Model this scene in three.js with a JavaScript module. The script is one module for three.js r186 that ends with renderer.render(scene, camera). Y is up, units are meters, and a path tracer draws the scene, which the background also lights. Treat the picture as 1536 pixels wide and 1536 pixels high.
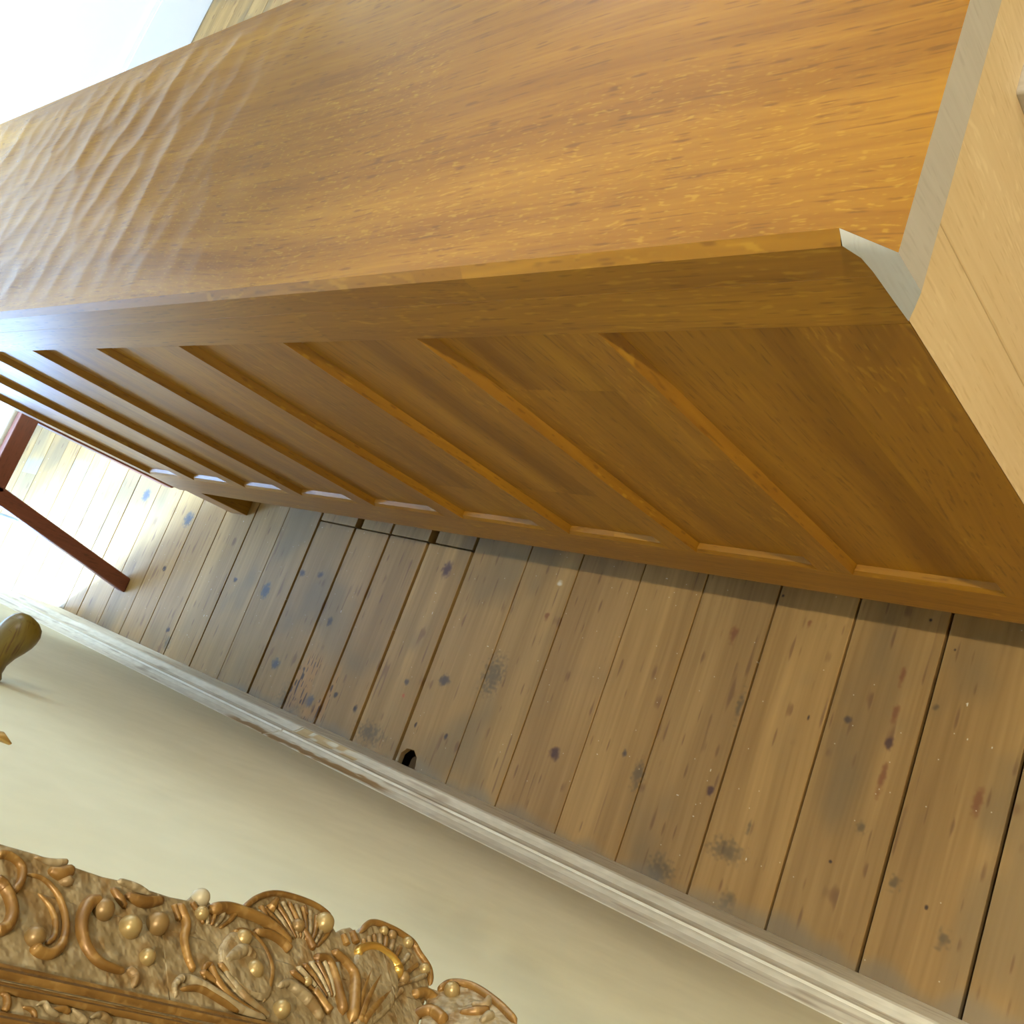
import * as THREE from 'three';
import { RoundedBoxGeometry } from 'three/addons/geometries/RoundedBoxGeometry.js';
import { ConvexGeometry } from 'three/addons/geometries/ConvexGeometry.js';
import { mergeGeometries } from 'three/addons/utils/BufferGeometryUtils.js';
import { RectAreaLightUniformsLib } from 'three/addons/lights/RectAreaLightUniformsLib.js';

// ---------------------------------------------------------------- camera, sky, exposure
const scene = new THREE.Scene();
const camera = new THREE.PerspectiveCamera(53.635, 1, 0.02, 60);
camera.position.set(0.22828, 1.2038, -0.10065);
camera.matrixAutoUpdate = true;
camera.quaternion.setFromRotationMatrix(new THREE.Matrix4().makeBasis(
  new THREE.Vector3(0.71834, -0.59956, -0.35286),
  new THREE.Vector3(-0.12436, 0.38838, -0.91307),
  new THREE.Vector3(0.68448, 0.69978, 0.20443)));
scene.add(camera);
const renderer = new THREE.WebGLRenderer({ antialias: true });
renderer.toneMapping = THREE.LinearToneMapping;
renderer.toneMappingExposure = 1.0;
renderer.shadowMap.enabled = true;
RectAreaLightUniformsLib.init();
scene.background = new THREE.Color().setRGB(0.42, 0.66, 1.0);
scene.backgroundIntensity = 4;

const LIGHT = { lamp: 10, lampColor: [1.0, 0.9, 0.68], panel: 16.5, panelColor: [1.0, 0.93, 0.78], daylight: [0.32, 0.58, 1.1], door: 28, window: 4.5, sun: 36, sunColor: [0.42, 0.7, 1.15], windowColor: [0.8, 0.9, 1.0] };

// hazy sun, softened by thin cloud, slanting in through the glazed door
const sun = new THREE.DirectionalLight(new THREE.Color().setRGB(...LIGHT.sunColor), LIGHT.sun);
sun.position.set(-2.5 - 6.2, 6.4, 5.6); sun.target.position.set(-2.5, 0, 0); sun.castShadow = true; sun.shadow.radius = 26;
Object.assign(sun.shadow.camera, { left: -6, right: 6, top: 6, bottom: -6, near: 0.5, far: 25 }); sun.shadow.mapSize.set(2048, 2048);
sun.name = 'sun'; scene.add(sun, sun.target);

// ---------------------------------------------------------------- helpers
function rng(seed) { let s = seed >>> 0; return () => { s = (s + 0x6D2B79F5) >>> 0; let t = s; t = Math.imul(t ^ (t >>> 15), t | 1); t ^= t + Math.imul(t ^ (t >>> 7), t | 61); return ((t ^ (t >>> 14)) >>> 0) / 4294967296; }; }
function hash(x, y, s) { let h = Math.imul(x, 374761393) + Math.imul(y, 668265263) + Math.imul(s, 1442695041); h = Math.imul(h ^ (h >>> 13), 1274126177); return ((h ^ (h >>> 16)) >>> 0) / 4294967296; }
function noise(x, y, s) {
  const xi = Math.floor(x), yi = Math.floor(y), fx = x - xi, fy = y - yi;
  const u = fx * fx * (3 - 2 * fx), v = fy * fy * (3 - 2 * fy);
  const a = hash(xi, yi, s), b = hash(xi + 1, yi, s), c = hash(xi, yi + 1, s), d = hash(xi + 1, yi + 1, s);
  return a + (b - a) * u + (c - a) * v + (a - b - c + d) * u * v;
}
function fbm(x, y, s, n = 3) { let t = 0, a = 0.5, k = 0; for (let i = 0; i < n; i++) { t += a * noise(x, y, s + i * 17); k += a; a *= 0.5; x *= 2.03; y *= 2.03; } return t / k; }
const clamp = (x, a = 0, b = 1) => Math.min(b, Math.max(a, x));
const smooth = (a, b, x) => { const t = clamp((x - a) / (b - a)); return t * t * (3 - 2 * t); };
// a texture of w x h pixels covering mu x mv metres; fn(u, v) gives an sRGB colour 0..255
function makeTexture(w, h, mu, mv, fn, srgb = true) {
  const data = new Uint8Array(w * h * 4);
  for (let j = 0; j < h; j++) for (let i = 0; i < w; i++) {
    const c = fn((i + 0.5) / w * mu, (j + 0.5) / h * mv), k = (j * w + i) * 4;
    if (typeof c === 'number') data[k] = data[k + 1] = data[k + 2] = clamp(c, 0, 255);
    else { data[k] = clamp(c[0], 0, 255); data[k + 1] = clamp(c[1], 0, 255); data[k + 2] = clamp(c[2], 0, 255); }
    data[k + 3] = 255;
  }
  const t = new THREE.DataTexture(data, w, h, THREE.RGBAFormat);
  t.wrapS = t.wrapT = THREE.RepeatWrapping; t.magFilter = THREE.LinearFilter; t.minFilter = THREE.LinearMipmapLinearFilter; t.generateMipmaps = true;
  if (srgb) t.colorSpace = THREE.SRGBColorSpace;
  t.repeat.set(1 / mu, 1 / mv); t.needsUpdate = true;
  return t;
}
const mixc = (a, b, t) => [a[0] + (b[0] - a[0]) * t, a[1] + (b[1] - a[1]) * t, a[2] + (b[2] - a[2]) * t];

const taken = {};
function numbered(name) { const n = taken[name] = (taken[name] ?? -1) + 1; return n ? name + '_' + String(n).padStart(3, '0') : name; }
function shadows(o) { o.castShadow = o.receiveShadow = true; return o; }
function thing(name, label, category, pos = [0, 0, 0], group) {
  const g = new THREE.Group(); g.name = numbered(name); g.position.set(...pos); g.userData = { label, category };
  if (group) g.userData.group = group;
  scene.add(g); return g;
}
function part(name, geo, mat, parent, label) {
  const m = shadows(new THREE.Mesh(geo, mat)); m.name = numbered(name); if (label) m.userData.label = label;
  parent.add(m); return m;
}
function structure(name, geo, mat, label) {
  const m = geo ? shadows(new THREE.Mesh(geo, mat)) : new THREE.Group(); m.name = numbered(name); m.userData = { kind: 'structure' };
  if (label) m.userData.label = label;
  scene.add(m); return m;
}
// uv in metres from the dominant normal; grain: the axis that runs along u
function metreUV(geo, grain = 'x', du = 0, dv = 0) {
  const p = geo.attributes.position, n = geo.attributes.normal, uv = new Float32Array(p.count * 2);
  for (let i = 0; i < p.count; i++) {
    const c = { x: p.getX(i), y: p.getY(i), z: p.getZ(i) }, a = { x: Math.abs(n.getX(i)), y: Math.abs(n.getY(i)), z: Math.abs(n.getZ(i)) };
    const d = a.x > a.y && a.x > a.z ? 'x' : a.y > a.z ? 'y' : 'z';
    let [s, t] = ['x', 'y', 'z'].filter((k) => k !== d);
    if (t === grain) [s, t] = [t, s];
    uv[2 * i] = c[s] + du; uv[2 * i + 1] = c[t] + dv;
  }
  geo.setAttribute('uv', new THREE.BufferAttribute(uv, 2));
  return geo;
}
function box(x0, x1, y0, y1, z0, z1, r = 0.0015, grain = 'x', du, dv) {
  const g = r > 0 ? new RoundedBoxGeometry(x1 - x0, y1 - y0, z1 - z0, 2, Math.min(r, (x1 - x0) / 2.01, (y1 - y0) / 2.01, (z1 - z0) / 2.01)) : new THREE.BoxGeometry(x1 - x0, y1 - y0, z1 - z0);
  g.translate((x0 + x1) / 2, (y0 + y1) / 2, (z0 + z1) / 2);
  return metreUV(g, grain, du ?? hash(Math.round(x0 * 997), Math.round(y0 * 991), 5) * 3, dv ?? hash(Math.round(x1 * 983), Math.round(z0 * 977), 6) * 3);
}
// polygon [a, b] pairs swept along an axis from s0 to s1
function prism(poly, axis, s0, s1, grain, bevel = 0) {
  const sh = new THREE.Shape(poly.map(([a, b]) => new THREE.Vector2(a, b)));
  const g = new THREE.ExtrudeGeometry(sh, { depth: s1 - s0, bevelEnabled: bevel > 0, bevelThickness: bevel, bevelSize: bevel, bevelOffset: -bevel, bevelSegments: 2, curveSegments: 12 });
  const m = new THREE.Matrix4();
  if (axis === 'z') m.makeTranslation(0, 0, s0);                                             // (x, y)
  else if (axis === 'y') m.set(1, 0, 0, 0, 0, 0, 1, s0, 0, -1, 0, 0, 0, 0, 0, 1);              // (x, -z) -> poly b is -z
  else m.set(0, 0, 1, s0, 0, 1, 0, 0, -1, 0, 0, 0, 0, 0, 0, 1);                                // (-z, y)
  g.applyMatrix4(m); g.computeVertexNormals();
  return metreUV(g, grain ?? axis, hash(Math.round(s0 * 881), Math.round(poly[0][0] * 877), 3) * 2, hash(Math.round(s1 * 871), 3, 7) * 2);
}
const flat = (g) => { const f = g.index ? g.toNonIndexed() : g; return f; };
const merge = (list) => mergeGeometries(list.map((g) => { const f = flat(g); for (const k of Object.keys(f.attributes)) if (!['position', 'normal', 'uv'].includes(k)) f.deleteAttribute(k); return f; }));

// ---------------------------------------------------------------- materials
function oak(seed, c, { w = 1024, h = 512, mu = 1.2, mv = 0.5, fleck = 0.5, pore = 0.6, patch = 0.5, fine = 1 } = {}) {
  return makeTexture(w, h, mu, mv, (u, v) => {
    const wob = (fbm(u * 3, v * 6, seed + 40, 2) - 0.5) * 0.03, vv = v + wob;
    let t = 0.5 + (fbm(u * 2.2, vv * 28, seed, 3) - 0.5) * 1.1 * patch * 1.6 + (fbm(u * 14, vv * 420, seed + 5, 2) - 0.5) * 0.55;
    let col = mixc(c[0], c[1], clamp(t));
    const p = noise(u * 55, vv * 900, seed + 9); if (p > 0.74) col = mixc(col, c[2], pore * smooth(0.74, 0.95, p));
    const area = smooth(0.42, 0.62, fbm(u * 5, v * 9, seed + 21, 2)), bend = (noise(u * 45, v * 30, seed + 31) - 0.5) * 0.006;
    const f = noise(u * 75 * fine + 7, (vv + bend) * 520 * fine, seed + 13); if (f > 0.72) col = mixc(col, c[3], fleck * area * smooth(0.72, 0.92, f));
    return col;
  });
}
const OAK = [[138, 90, 14], [178, 126, 28], [108, 68, 10], [214, 170, 58]];
const texTop = oak(11, OAK, { w: 2048, h: 1024, mu: 1.9, mv: 0.42, fleck: 0.34, pore: 0.55, patch: 0.7, fine: 2.3 });
const texBack = oak(23, OAK, { fleck: 0.35, pore: 0.55 });
const texPanel = oak(37, OAK, { fleck: 0.3, pore: 0.5, patch: 0.8 });
const texEnd = oak(51, [[206, 176, 130], [222, 196, 154], [184, 150, 102], [234, 212, 170]], { fleck: 0.4, pore: 0.4, patch: 0.4 });
const texGrey = oak(67, [[172, 163, 150], [186, 178, 166], [156, 146, 132], [196, 188, 176]], { w: 512, h: 512, mu: 0.4, mv: 0.4, fleck: 0.1, pore: 0.4, patch: 0.3 });
const std = (o) => new THREE.MeshPhysicalMaterial({ roughness: 0.6, metalness: 0, ...o });
const M = {
  top: std({ map: texTop, roughness: 0.27, specularIntensity: 0.55, bumpMap: texTop, bumpScale: 0.00015 }),
  back: std({ map: texBack, roughness: 0.38 }),
  panel: std({ map: texPanel, roughness: 0.4 }),
  end: std({ map: texEnd, roughness: 0.5 }),
  grey: std({ map: texGrey, roughness: 0.5 }),
  cut: std({ map: oak(73, [[214, 202, 182], [226, 216, 198], [198, 184, 160], [234, 226, 210]], { w: 256, h: 256, mu: 0.2, mv: 0.2, fleck: 0.1, pore: 0.3, patch: 0.3 }), roughness: 0.6 }),  // corner faces: pale colour stands in for light they do not get
  inside: std({ color: 0x8a6a40, roughness: 0.9 }),
  stool: std({ map: oak(83, [[104, 52, 34], [128, 68, 46], [74, 34, 20], [140, 80, 56]], { w: 512, h: 256, mu: 0.6, mv: 0.3, fleck: 0.1 }), roughness: 0.4 }),
  cushion: std({ color: 0xe9e6dd, roughness: 0.9 }),
  glareGrey: std({ color: 0x8f9aa2, roughness: 0.4, metalness: 0.8 }),  // bench stretcher: the glare on it is put into this grey
  plaster: std({ map: makeTexture(1024, 512, 2.4, 1.2, (u, v) => { const a = fbm(u * 2.1, v * 2.3, 301, 3) - 0.5, b = fbm(u * 40, v * 40, 307, 2) - 0.5; return [232 + a * 10 + b * 8, 224 + a * 10 + b * 8, 188 + a * 14 + b * 9]; }), roughness: 0.75, bumpMap: makeTexture(512, 512, 0.5, 0.5, (u, v) => 128 + 90 * (fbm(u * 60, v * 60, 311, 3) - 0.5), false), bumpScale: 0.0012 }),
  cream: std({ color: 0xf4ecdc, roughness: 0.75 }),
  white: std({ color: 0xeeeeea, roughness: 0.7 }),
  ceiling: std({ color: 0xeceadf, roughness: 0.9 }),
  under: std({ color: 0x7a6a58, roughness: 1 }),
  paving: std({ map: makeTexture(512, 512, 3, 3, (u, v) => { const a = fbm(u * 8, v * 8, 401, 3); return [170 + a * 40, 168 + a * 38, 160 + a * 36]; }), roughness: 0.95 }),
  glass: std({ color: 0xffffff, roughness: 0, transmission: 1, thickness: 0, ior: 1.45 }),
};

// ---------------------------------------------------------------- room shell
const ROOM = { w: -3.33, e: 2.4, n: -3.3, s: 0.03, h: 2.75 };
const DOOR = { x0: -3.24, x1: -2.36, h: 2.15 }, WIN = { x0: -3.1, x1: -1.7, y0: 0.75, y1: 2.4 };
function wallWithHole(len, height, hole, thick) {
  const sh = new THREE.Shape([[0, 0], [len, 0], [len, height], [0, height]].map((p) => new THREE.Vector2(...p)));
  if (hole) { const [a, b, c, d] = hole; sh.holes.push(new THREE.Path([[a, c], [a, d], [b, d], [b, c]].map((p) => new THREE.Vector2(...p)))); }
  return new THREE.ExtrudeGeometry(sh, { depth: thick, bevelEnabled: false });
}
{ // wall beside the camera, with the opening of a glazed door at its far end
  const x0 = ROOM.w - 0.2, g = wallWithHole(ROOM.e + 0.2 - x0, ROOM.h + 0.2, [DOOR.x0 - x0, DOOR.x1 - x0, 0.02, DOOR.h], 0.2);
  g.translate(x0, -0.02, ROOM.s); structure('wall_south', metreUV(g, 'x'), M.plaster);
}
{ const x0 = ROOM.w - 0.2, g = wallWithHole(ROOM.e + 0.2 - x0, ROOM.h + 0.2, [WIN.x0 - x0, WIN.x1 - x0, WIN.y0 + 0.02, WIN.y1 + 0.02], 0.2);
  g.translate(x0, -0.02, ROOM.n - 0.2); structure('wall_north', metreUV(g, 'x'), M.plaster); }
structure('wall_west', box(ROOM.w - 0.2, ROOM.w, -0.02, ROOM.h + 0.18, ROOM.n, ROOM.s, 0), M.cream);
structure('wall_east', box(ROOM.e, ROOM.e + 0.2, -0.02, ROOM.h + 0.18, ROOM.n, ROOM.s, 0), M.plaster);
structure('ceiling', box(ROOM.w, ROOM.e, ROOM.h, ROOM.h + 0.18, ROOM.n, ROOM.s, 0), M.ceiling);
structure('ground', box(-14, 12, -0.3, -0.12, -14, 12, 0), M.paving, 'pale paving outside the glazed door');

// ---------------------------------------------------------------- floorboards
// knots and marks that the photograph shows: x, z, half width, half length, kind
const MARKS = [
  [-1.428, -0.271, 0.0102, 0.0071, 0], [-1.371, -0.277, 0.0098, 0.0069, 0], [-1.29, -0.196, 0.0074, 0.0092, 0], [-1.52, -0.217, 0.015, 0.0187, 1], [-1.395, -0.089, 0.0137, 0.0119, 1],
  [-1.259, -0.049, 0.0141, 0.0124, 1], [-1.042, -0.342, 0.0125, 0.016, 2], [-0.952, -0.161, 0.0128, 0.0101, 0], [-1.035, -0.138, 0.0061, 0.0058, 0], [-0.69, -0.111, 0.0102, 0.0108, 2],
  [-0.856, -0.193, 0.0185, 0.0282, 3], [-0.792, -0.306, 0.0051, 0.0044, 4], [-0.905, -0.077, 0.0041, 0.0065, 5], [-0.978, -0.077, 0.0029, 0.0056, 5], [-1.132, -0.066, 0.0049, 0.0071, 5],
  [-1.194, -0.076, 0.0051, 0.0061, 5], [-0.47, -0.345, 0.0067, 0.0086, 4], [-0.286, -0.269, 0.0047, 0.005, 0], [-0.231, -0.255, 0.0059, 0.0089, 2], [-0.233, -0.294, 0.0045, 0.0082, 4],
  [-0.237, -0.34, 0.0038, 0.01, 4], [-0.236, -0.153, 0.0051, 0.0063, 3], [-0.19, -0.309, 0.0036, 0.004, 3], [-0.434, -0.135, 0.0054, 0.0078, 2], [-0.335, -0.259, 0.0017, 0.0043, 5],
  [-0.368, -0.107, 0.0033, 0.0075, 3], [-0.39, -0.073, 0.0202, 0.0116, 3], [-0.122, -0.223, 0.0058, 0.012, 4], [-0.43, -0.25, 0.0045, 0.018, 3], [-0.228, -0.219, 0.0044, 0.0144, 4],
  [-0.576, -0.144, 0.0041, 0.0056, 0], [-0.545, -0.122, 0.008, 0.0165, 3], [-0.369, -0.016, 0.0082, 0.0129, 3], [-0.185, -0.107, 0.0068, 0.0075, 3], [-0.146, -0.094, 0.002, 0.0029, 5],
  [-0.122, -0.067, 0.0063, 0.0099, 3], [-0.469, -0.018, 0.0181, 0.0153, 3], [-0.26, -0.104, 0.0022, 0.0023, 5], [-1.919, -0.324, 0.0193, 0.0205, 1], [-2.156, -0.359, 0.0189, 0.0186, 1],
  [-1.926, -0.2, 0.0082, 0.0066, 5], [-1.639, -0.221, 0.007, 0.006, 5], [-1.805, -0.074, 0.0076, 0.0062, 5], [-1.786, -0.048, 0.0125, 0.0137, 3], [-1.073, -0.036, 0.0336, 0.016, 3],
  [-1.311, -0.034, 0.0292, 0.0252, 3], [-0.417, -0.407, 0.0018, 0.0019, 5], [-0.222, -0.411, 0.0015, 0.0017, 5], [-0.186, -0.381, 0.0014, 0.0017, 5], [-0.37, -0.378, 0.0035, 0.0037, 4],
  [-1.03, -0.115, 0.004, 0.004, 6], [-1.113, -0.115, 0.0016, 0.011, 7], [-0.79, -0.36, 0.006, 0.005, 7]];
const MARK_COLOR = [[78, 66, 60, 0.85], [72, 74, 84, 0.85], [82, 56, 50, 0.9], [84, 74, 56, 0.6], [128, 78, 42, 0.75], [50, 34, 24, 0.9], [186, 84, 52, 0.8], [226, 220, 206, 0.8]];
// u runs along the boards (z), v across them (x)
const FLOOR_U = 1.1, FLOOR_V = 2.4;
const texFloor = makeTexture(1024, 2048, FLOOR_U, FLOOR_V, (u, v) => {
  const x = v - FLOOR_V, z = u - FLOOR_U + 0.03, wob = (fbm(u * 2.5, v * 5, 611, 2) - 0.5) * 0.02;
  let t = 0.5 + (fbm(u * 2.4, (v + wob) * 34, 601, 3) - 0.5) * 0.9 + (fbm(u * 9, (v + wob) * 300, 605, 2) - 0.5) * 0.5;
  let c = mixc([146, 112, 60], [190, 152, 92], clamp(t));
  const g = fbm(u * 7, v * 9, 617, 3); c = mixc(c, [126, 106, 72], 0.6 * smooth(0.5, 0.75, g));
  const s = noise(u * 26, v * 170, 619); if (s > 0.83) c = mixc(c, [104, 70, 42], 0.5 * smooth(0.83, 0.97, s));
  for (const [mx, mz, rx, rz, k] of MARKS) {
    const dx = (x - mx) / rx, dz = (z - mz) / rz; if (Math.abs(dx) > 2 || Math.abs(dz) > 3) continue;
    const q = Math.hypot(dx, dz * (k === 4 && dz > 0 ? 0.5 : 1)) + (noise(x * 260, z * 260, 631) - 0.5) * (k === 3 ? 1.1 : 0.5);
    const [r, gg, b, a] = MARK_COLOR[k]; c = mixc(c, [r, gg, b], a * (1 - smooth(k === 3 ? 0.1 : 0.3, k === 3 ? 1.6 : 1.25, q)));
  }
  if (x > -1.325 && x < -1.205 && z > -0.14) { // splintered, bare wood
    const w = noise(u * 70, v * 380, 641), k = smooth(0.3, 0.55, fbm(u * 18 + 3, v * 26, 643, 2)) * smooth(-0.14, -0.11, z); c = mixc(c, [190, 136, 70], 0.55 * k); if (w > 0.66) c = mixc(c, [58, 36, 20], 0.85 * k * smooth(0.66, 0.8, w)); }
  const edge = smooth(-0.028, -0.004, z + (fbm(v * 22, 3, 651, 2) - 0.5) * 0.03); c = mixc(c, [134, 124, 108], 0.6 * edge);
  const fl = noise(u * 330, v * 330, 655); if (fl > 0.985) c = [236, 230, 214];
  return c;
});
const boardMats = [[1, 1, 1], [0.92, 0.9, 0.88], [1.05, 1.02, 0.97], [0.97, 0.94, 0.93]].map((c) => std({ map: texFloor, color: new THREE.Color().setRGB(...c.map((x) => Math.min(1, x * 0.95))), roughness: 0.62, bumpMap: texFloor, bumpScale: 0.0008 }));
const floor = structure('floor'); floor.rotation.y = 0.012;
{
  const e = ROOM.e + 0.2, w = ROOM.w - 0.2, n = ROOM.n - 0.2, q = ROOM.s + 0.2;
  structure('floor_slab', merge([box(w, e, -0.25, -0.115, n, q, 0), box(w, e, -0.115, -0.02, ROOM.s + 0.04, q, 0), box(w, e, -0.115, -0.02, n, ROOM.n - 0.07, 0), box(w, ROOM.w - 0.13, -0.115, -0.02, n, q, 0), box(ROOM.e + 0.13, e, -0.115, -0.02, n, q, 0)]), M.under);
  // edges between boards at z = -0.2, and the gap at each edge
  const edges = [-2.72, -2.63, -2.525, -2.42, -2.3, -2.225, -2.107, -1.994, -1.892, -1.781, -1.669, -1.557, -1.442, -1.325, -1.2205, -1.112, -0.997, -0.871, -0.763, -0.645, -0.537, -0.423, -0.3127, -0.1993, -0.0882, 0.025];
  const wide = { '-1.442': 0.006, '-1.325': 0.0065, '-1.2205': 0.006, '-1.112': 0.007, '-0.997': 0.0065, '-0.423': 0.003, '-0.3127': 0.003, '-0.1993': 0.0035, '-0.0882': 0.004, '-1.781': 0.003, '-1.669': 0.003 };
  for (let x = -2.83; x > ROOM.w - 0.1; x -= 0.111) edges.unshift(x);
  for (let x = 0.138; x < ROOM.e + 0.2; x += 0.113) edges.push(x);
  const gap = (x) => wide[String(x)] ?? 0.0018, R = rng(77), zs = 0.055, zn = ROOM.n - 0.06;
  const board = (x0, x1, z0, z1, k, holes, deep = 0.022) => {
    let g;
    if (holes) {
      const sh = new THREE.Shape(holes.map(([x, z]) => new THREE.Vector2(x, -z)));
      g = new THREE.ExtrudeGeometry(sh, { depth: deep, bevelEnabled: true, bevelSize: 0.0008, bevelOffset: -0.0008, bevelThickness: 0.0008, bevelSegments: 1 });
      g.applyMatrix4(new THREE.Matrix4().set(1, 0, 0, 0, 0, 0, 1, -deep - 0.0008, 0, -1, 0, 0, 0, 0, 0, 1));
      g.computeVertexNormals();
    } else { g = new RoundedBoxGeometry(x1 - x0, 0.024, z1 - z0, 1, 0.0012); g.translate((x0 + x1) / 2, -0.012, (z0 + z1) / 2); }
    const p = g.attributes.position, uv = new Float32Array(p.count * 2), near = x1 < 0.03 && x0 > -2.38;
    const du = near ? 0 : k * 0.37, dv = near ? 0 : k * 0.51;
    for (let i = 0; i < p.count; i++) { uv[2 * i] = p.getZ(i) + FLOOR_U - 0.03 + du; uv[2 * i + 1] = p.getX(i) + FLOOR_V + dv; }
    g.setAttribute('uv', new THREE.BufferAttribute(uv, 2));
    g.translate(0, (hash(k, 3, 9) - 0.5) * 0.0012, 0);
    part('board', g, boardMats[Math.floor(R() * 4)], floor);
  };
  const CUT = -0.384;
  for (let i = 0; i + 1 < edges.length; i++) {
    const a = edges[i], b = edges[i + 1], x0 = a + gap(a) / 2, x1 = b - gap(b) / 2;
    if (a >= -1.45 && b <= -0.99) { // the row of boards cut through beside the sideboard, with a prised notch in two of the cuts
      board(x0, x1, CUT + 0.0015, zs, i);
      const notch = a === -1.325 || a === -1.112;
      if (notch) board(x0, x1, zn, CUT, i + 60, [[x0, zn], [x1, zn], [x1, CUT - 0.001], [x0 + 0.013, CUT - 0.001], [x0 + 0.013, CUT - 0.028], [x0, CUT - 0.028]]);
      else board(x0, x1, zn, CUT - 0.001, i + 60);
    } else if (a === -0.997) { // mouse hole at the foot of the skirting
      board(x0, x1, zn, zs, i, [[x0, zn], [x1, zn], [x1, zs], [x0 + 0.046, zs], [x0 + 0.048, -0.014], [x0 + 0.044, -0.03], [x0 + 0.032, -0.039], [x0 + 0.016, -0.037], [x0 + 0.007, -0.027], [x0 + 0.006, zs], [x0, zs]], 0.009);
    } else board(x0, x1, zn, zs, i);
  }
}

// ---------------------------------------------------------------- skirting boards
const texSkirt = makeTexture(2048, 256, 2.6, 0.3, (u, v) => { // u along the wall, v up the profile
  const a = fbm(u * 9, v * 14, 701, 3) - 0.5, b = fbm(u * 70, v * 180, 705, 2) - 0.5;
  let c = [234 + a * 26 + b * 22, 227 + a * 26 + b * 22, 206 + a * 28 + b * 24];
  const x = u - 2.6, s = noise(u * 14, v * 120, 709); if (s > 0.78) c = mixc(c, [168, 150, 124], 0.5 * smooth(0.78, 0.95, s));
  // brown scuff along the top bead, and bare wood where a piece is chipped
  const q = Math.abs(x + 1.0) / 0.22, r = Math.abs(v - 0.197 + (x + 1.0) * 0.02) / 0.011 + (noise(u * 60, v * 200, 713) - 0.5) * 0.9;
  if (q < 1) c = mixc(c, [150, 108, 52], 0.75 * (1 - smooth(0.4, 1.1, r)) * (1 - smooth(0.75, 1, q)));
  if (x > -1.085 && x < -0.93 && v > 0.125 && v < 0.15) c = mixc(c, [206, 174, 112], 0.7 * smooth(0.3, 0.6, noise(u * 50, v * 90, 717) + (x < -1.06 ? 0.4 : 0)));
  return c;
});
M.skirt = std({ map: texSkirt, roughness: 0.6 });
const SKIRT = [[0, 0], [0.0005, 0.122], [0.0022, 0.1275], [0.0065, 0.1325], [0.0115, 0.140], [0.0135, 0.150], [0.0140, 0.1635], [0.0170, 0.1645], [0.0170, 0.1675], [0.0185, 0.1705], [0.0225, 0.1765], [0.0265, 0.187], [0.029, 0.197], [0.031, 0.200]];
function skirting(x0, x1) { // profile (z towards the wall, y) swept along x
  const n = SKIRT.length, pos = [], uv = [], idx = [], seg = Math.max(1, Math.round((x1 - x0) / 0.1));
  let v = 0; const vs = SKIRT.map((p, i) => { if (i) v += Math.hypot(p[0] - SKIRT[i - 1][0], p[1] - SKIRT[i - 1][1]); return v; });
  for (let f = 0; f + 1 < n; f++) for (let s = 0; s <= seg; s++) for (const k of [f, f + 1]) { pos.push(x0 + (x1 - x0) * s / seg, SKIRT[k][1], SKIRT[k][0]); uv.push(x0 + (x1 - x0) * s / seg + 2.6, vs[k]); }
  for (let f = 0; f + 1 < n; f++) for (let s = 0; s < seg; s++) { const o = (f * (seg + 1) + s) * 2; idx.push(o, o + 1, o + 2, o + 1, o + 3, o + 2); }
  for (const x of [x0, x1]) { // end caps
    const o = pos.length / 3; for (const p of SKIRT) { pos.push(x, p[1], p[0]); uv.push(x + 2.6, p[1]); } pos.push(x, 0, 0.031); uv.push(x + 2.6, 0);
    for (let k = 0; k < n - 1; k++) x === x0 ? idx.push(o + n, o + k + 1, o + k) : idx.push(o + n, o + k, o + k + 1);
  }
  const g = new THREE.BufferGeometry(); g.setAttribute('position', new THREE.Float32BufferAttribute(pos, 3)); g.setAttribute('uv', new THREE.Float32BufferAttribute(uv, 2)); g.setIndex(idx); g.computeVertexNormals();
  return g;
}
const skirtSouth = structure('baseboard_south');
for (const [a, b] of [[-2.33, -1.0925], [-1.0885, 0.6], [0.603, ROOM.e]]) part('length', skirting(a, b), M.skirt, skirtSouth);
{
  const west = structure('baseboard_west');
  part('plinth', box(ROOM.w, ROOM.w + 0.022, 0, 0.15, ROOM.n, -0.02, 0.002, 'z'), M.white, west);
  part('moulding', prism([[ROOM.n * -1, 0.15], [0.02, 0.15], [0.02, 0.165], [ROOM.n * -1, 0.165]], 'x', ROOM.w, ROOM.w + 0.012, 'z', 0.002), M.white, west);
}

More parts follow.
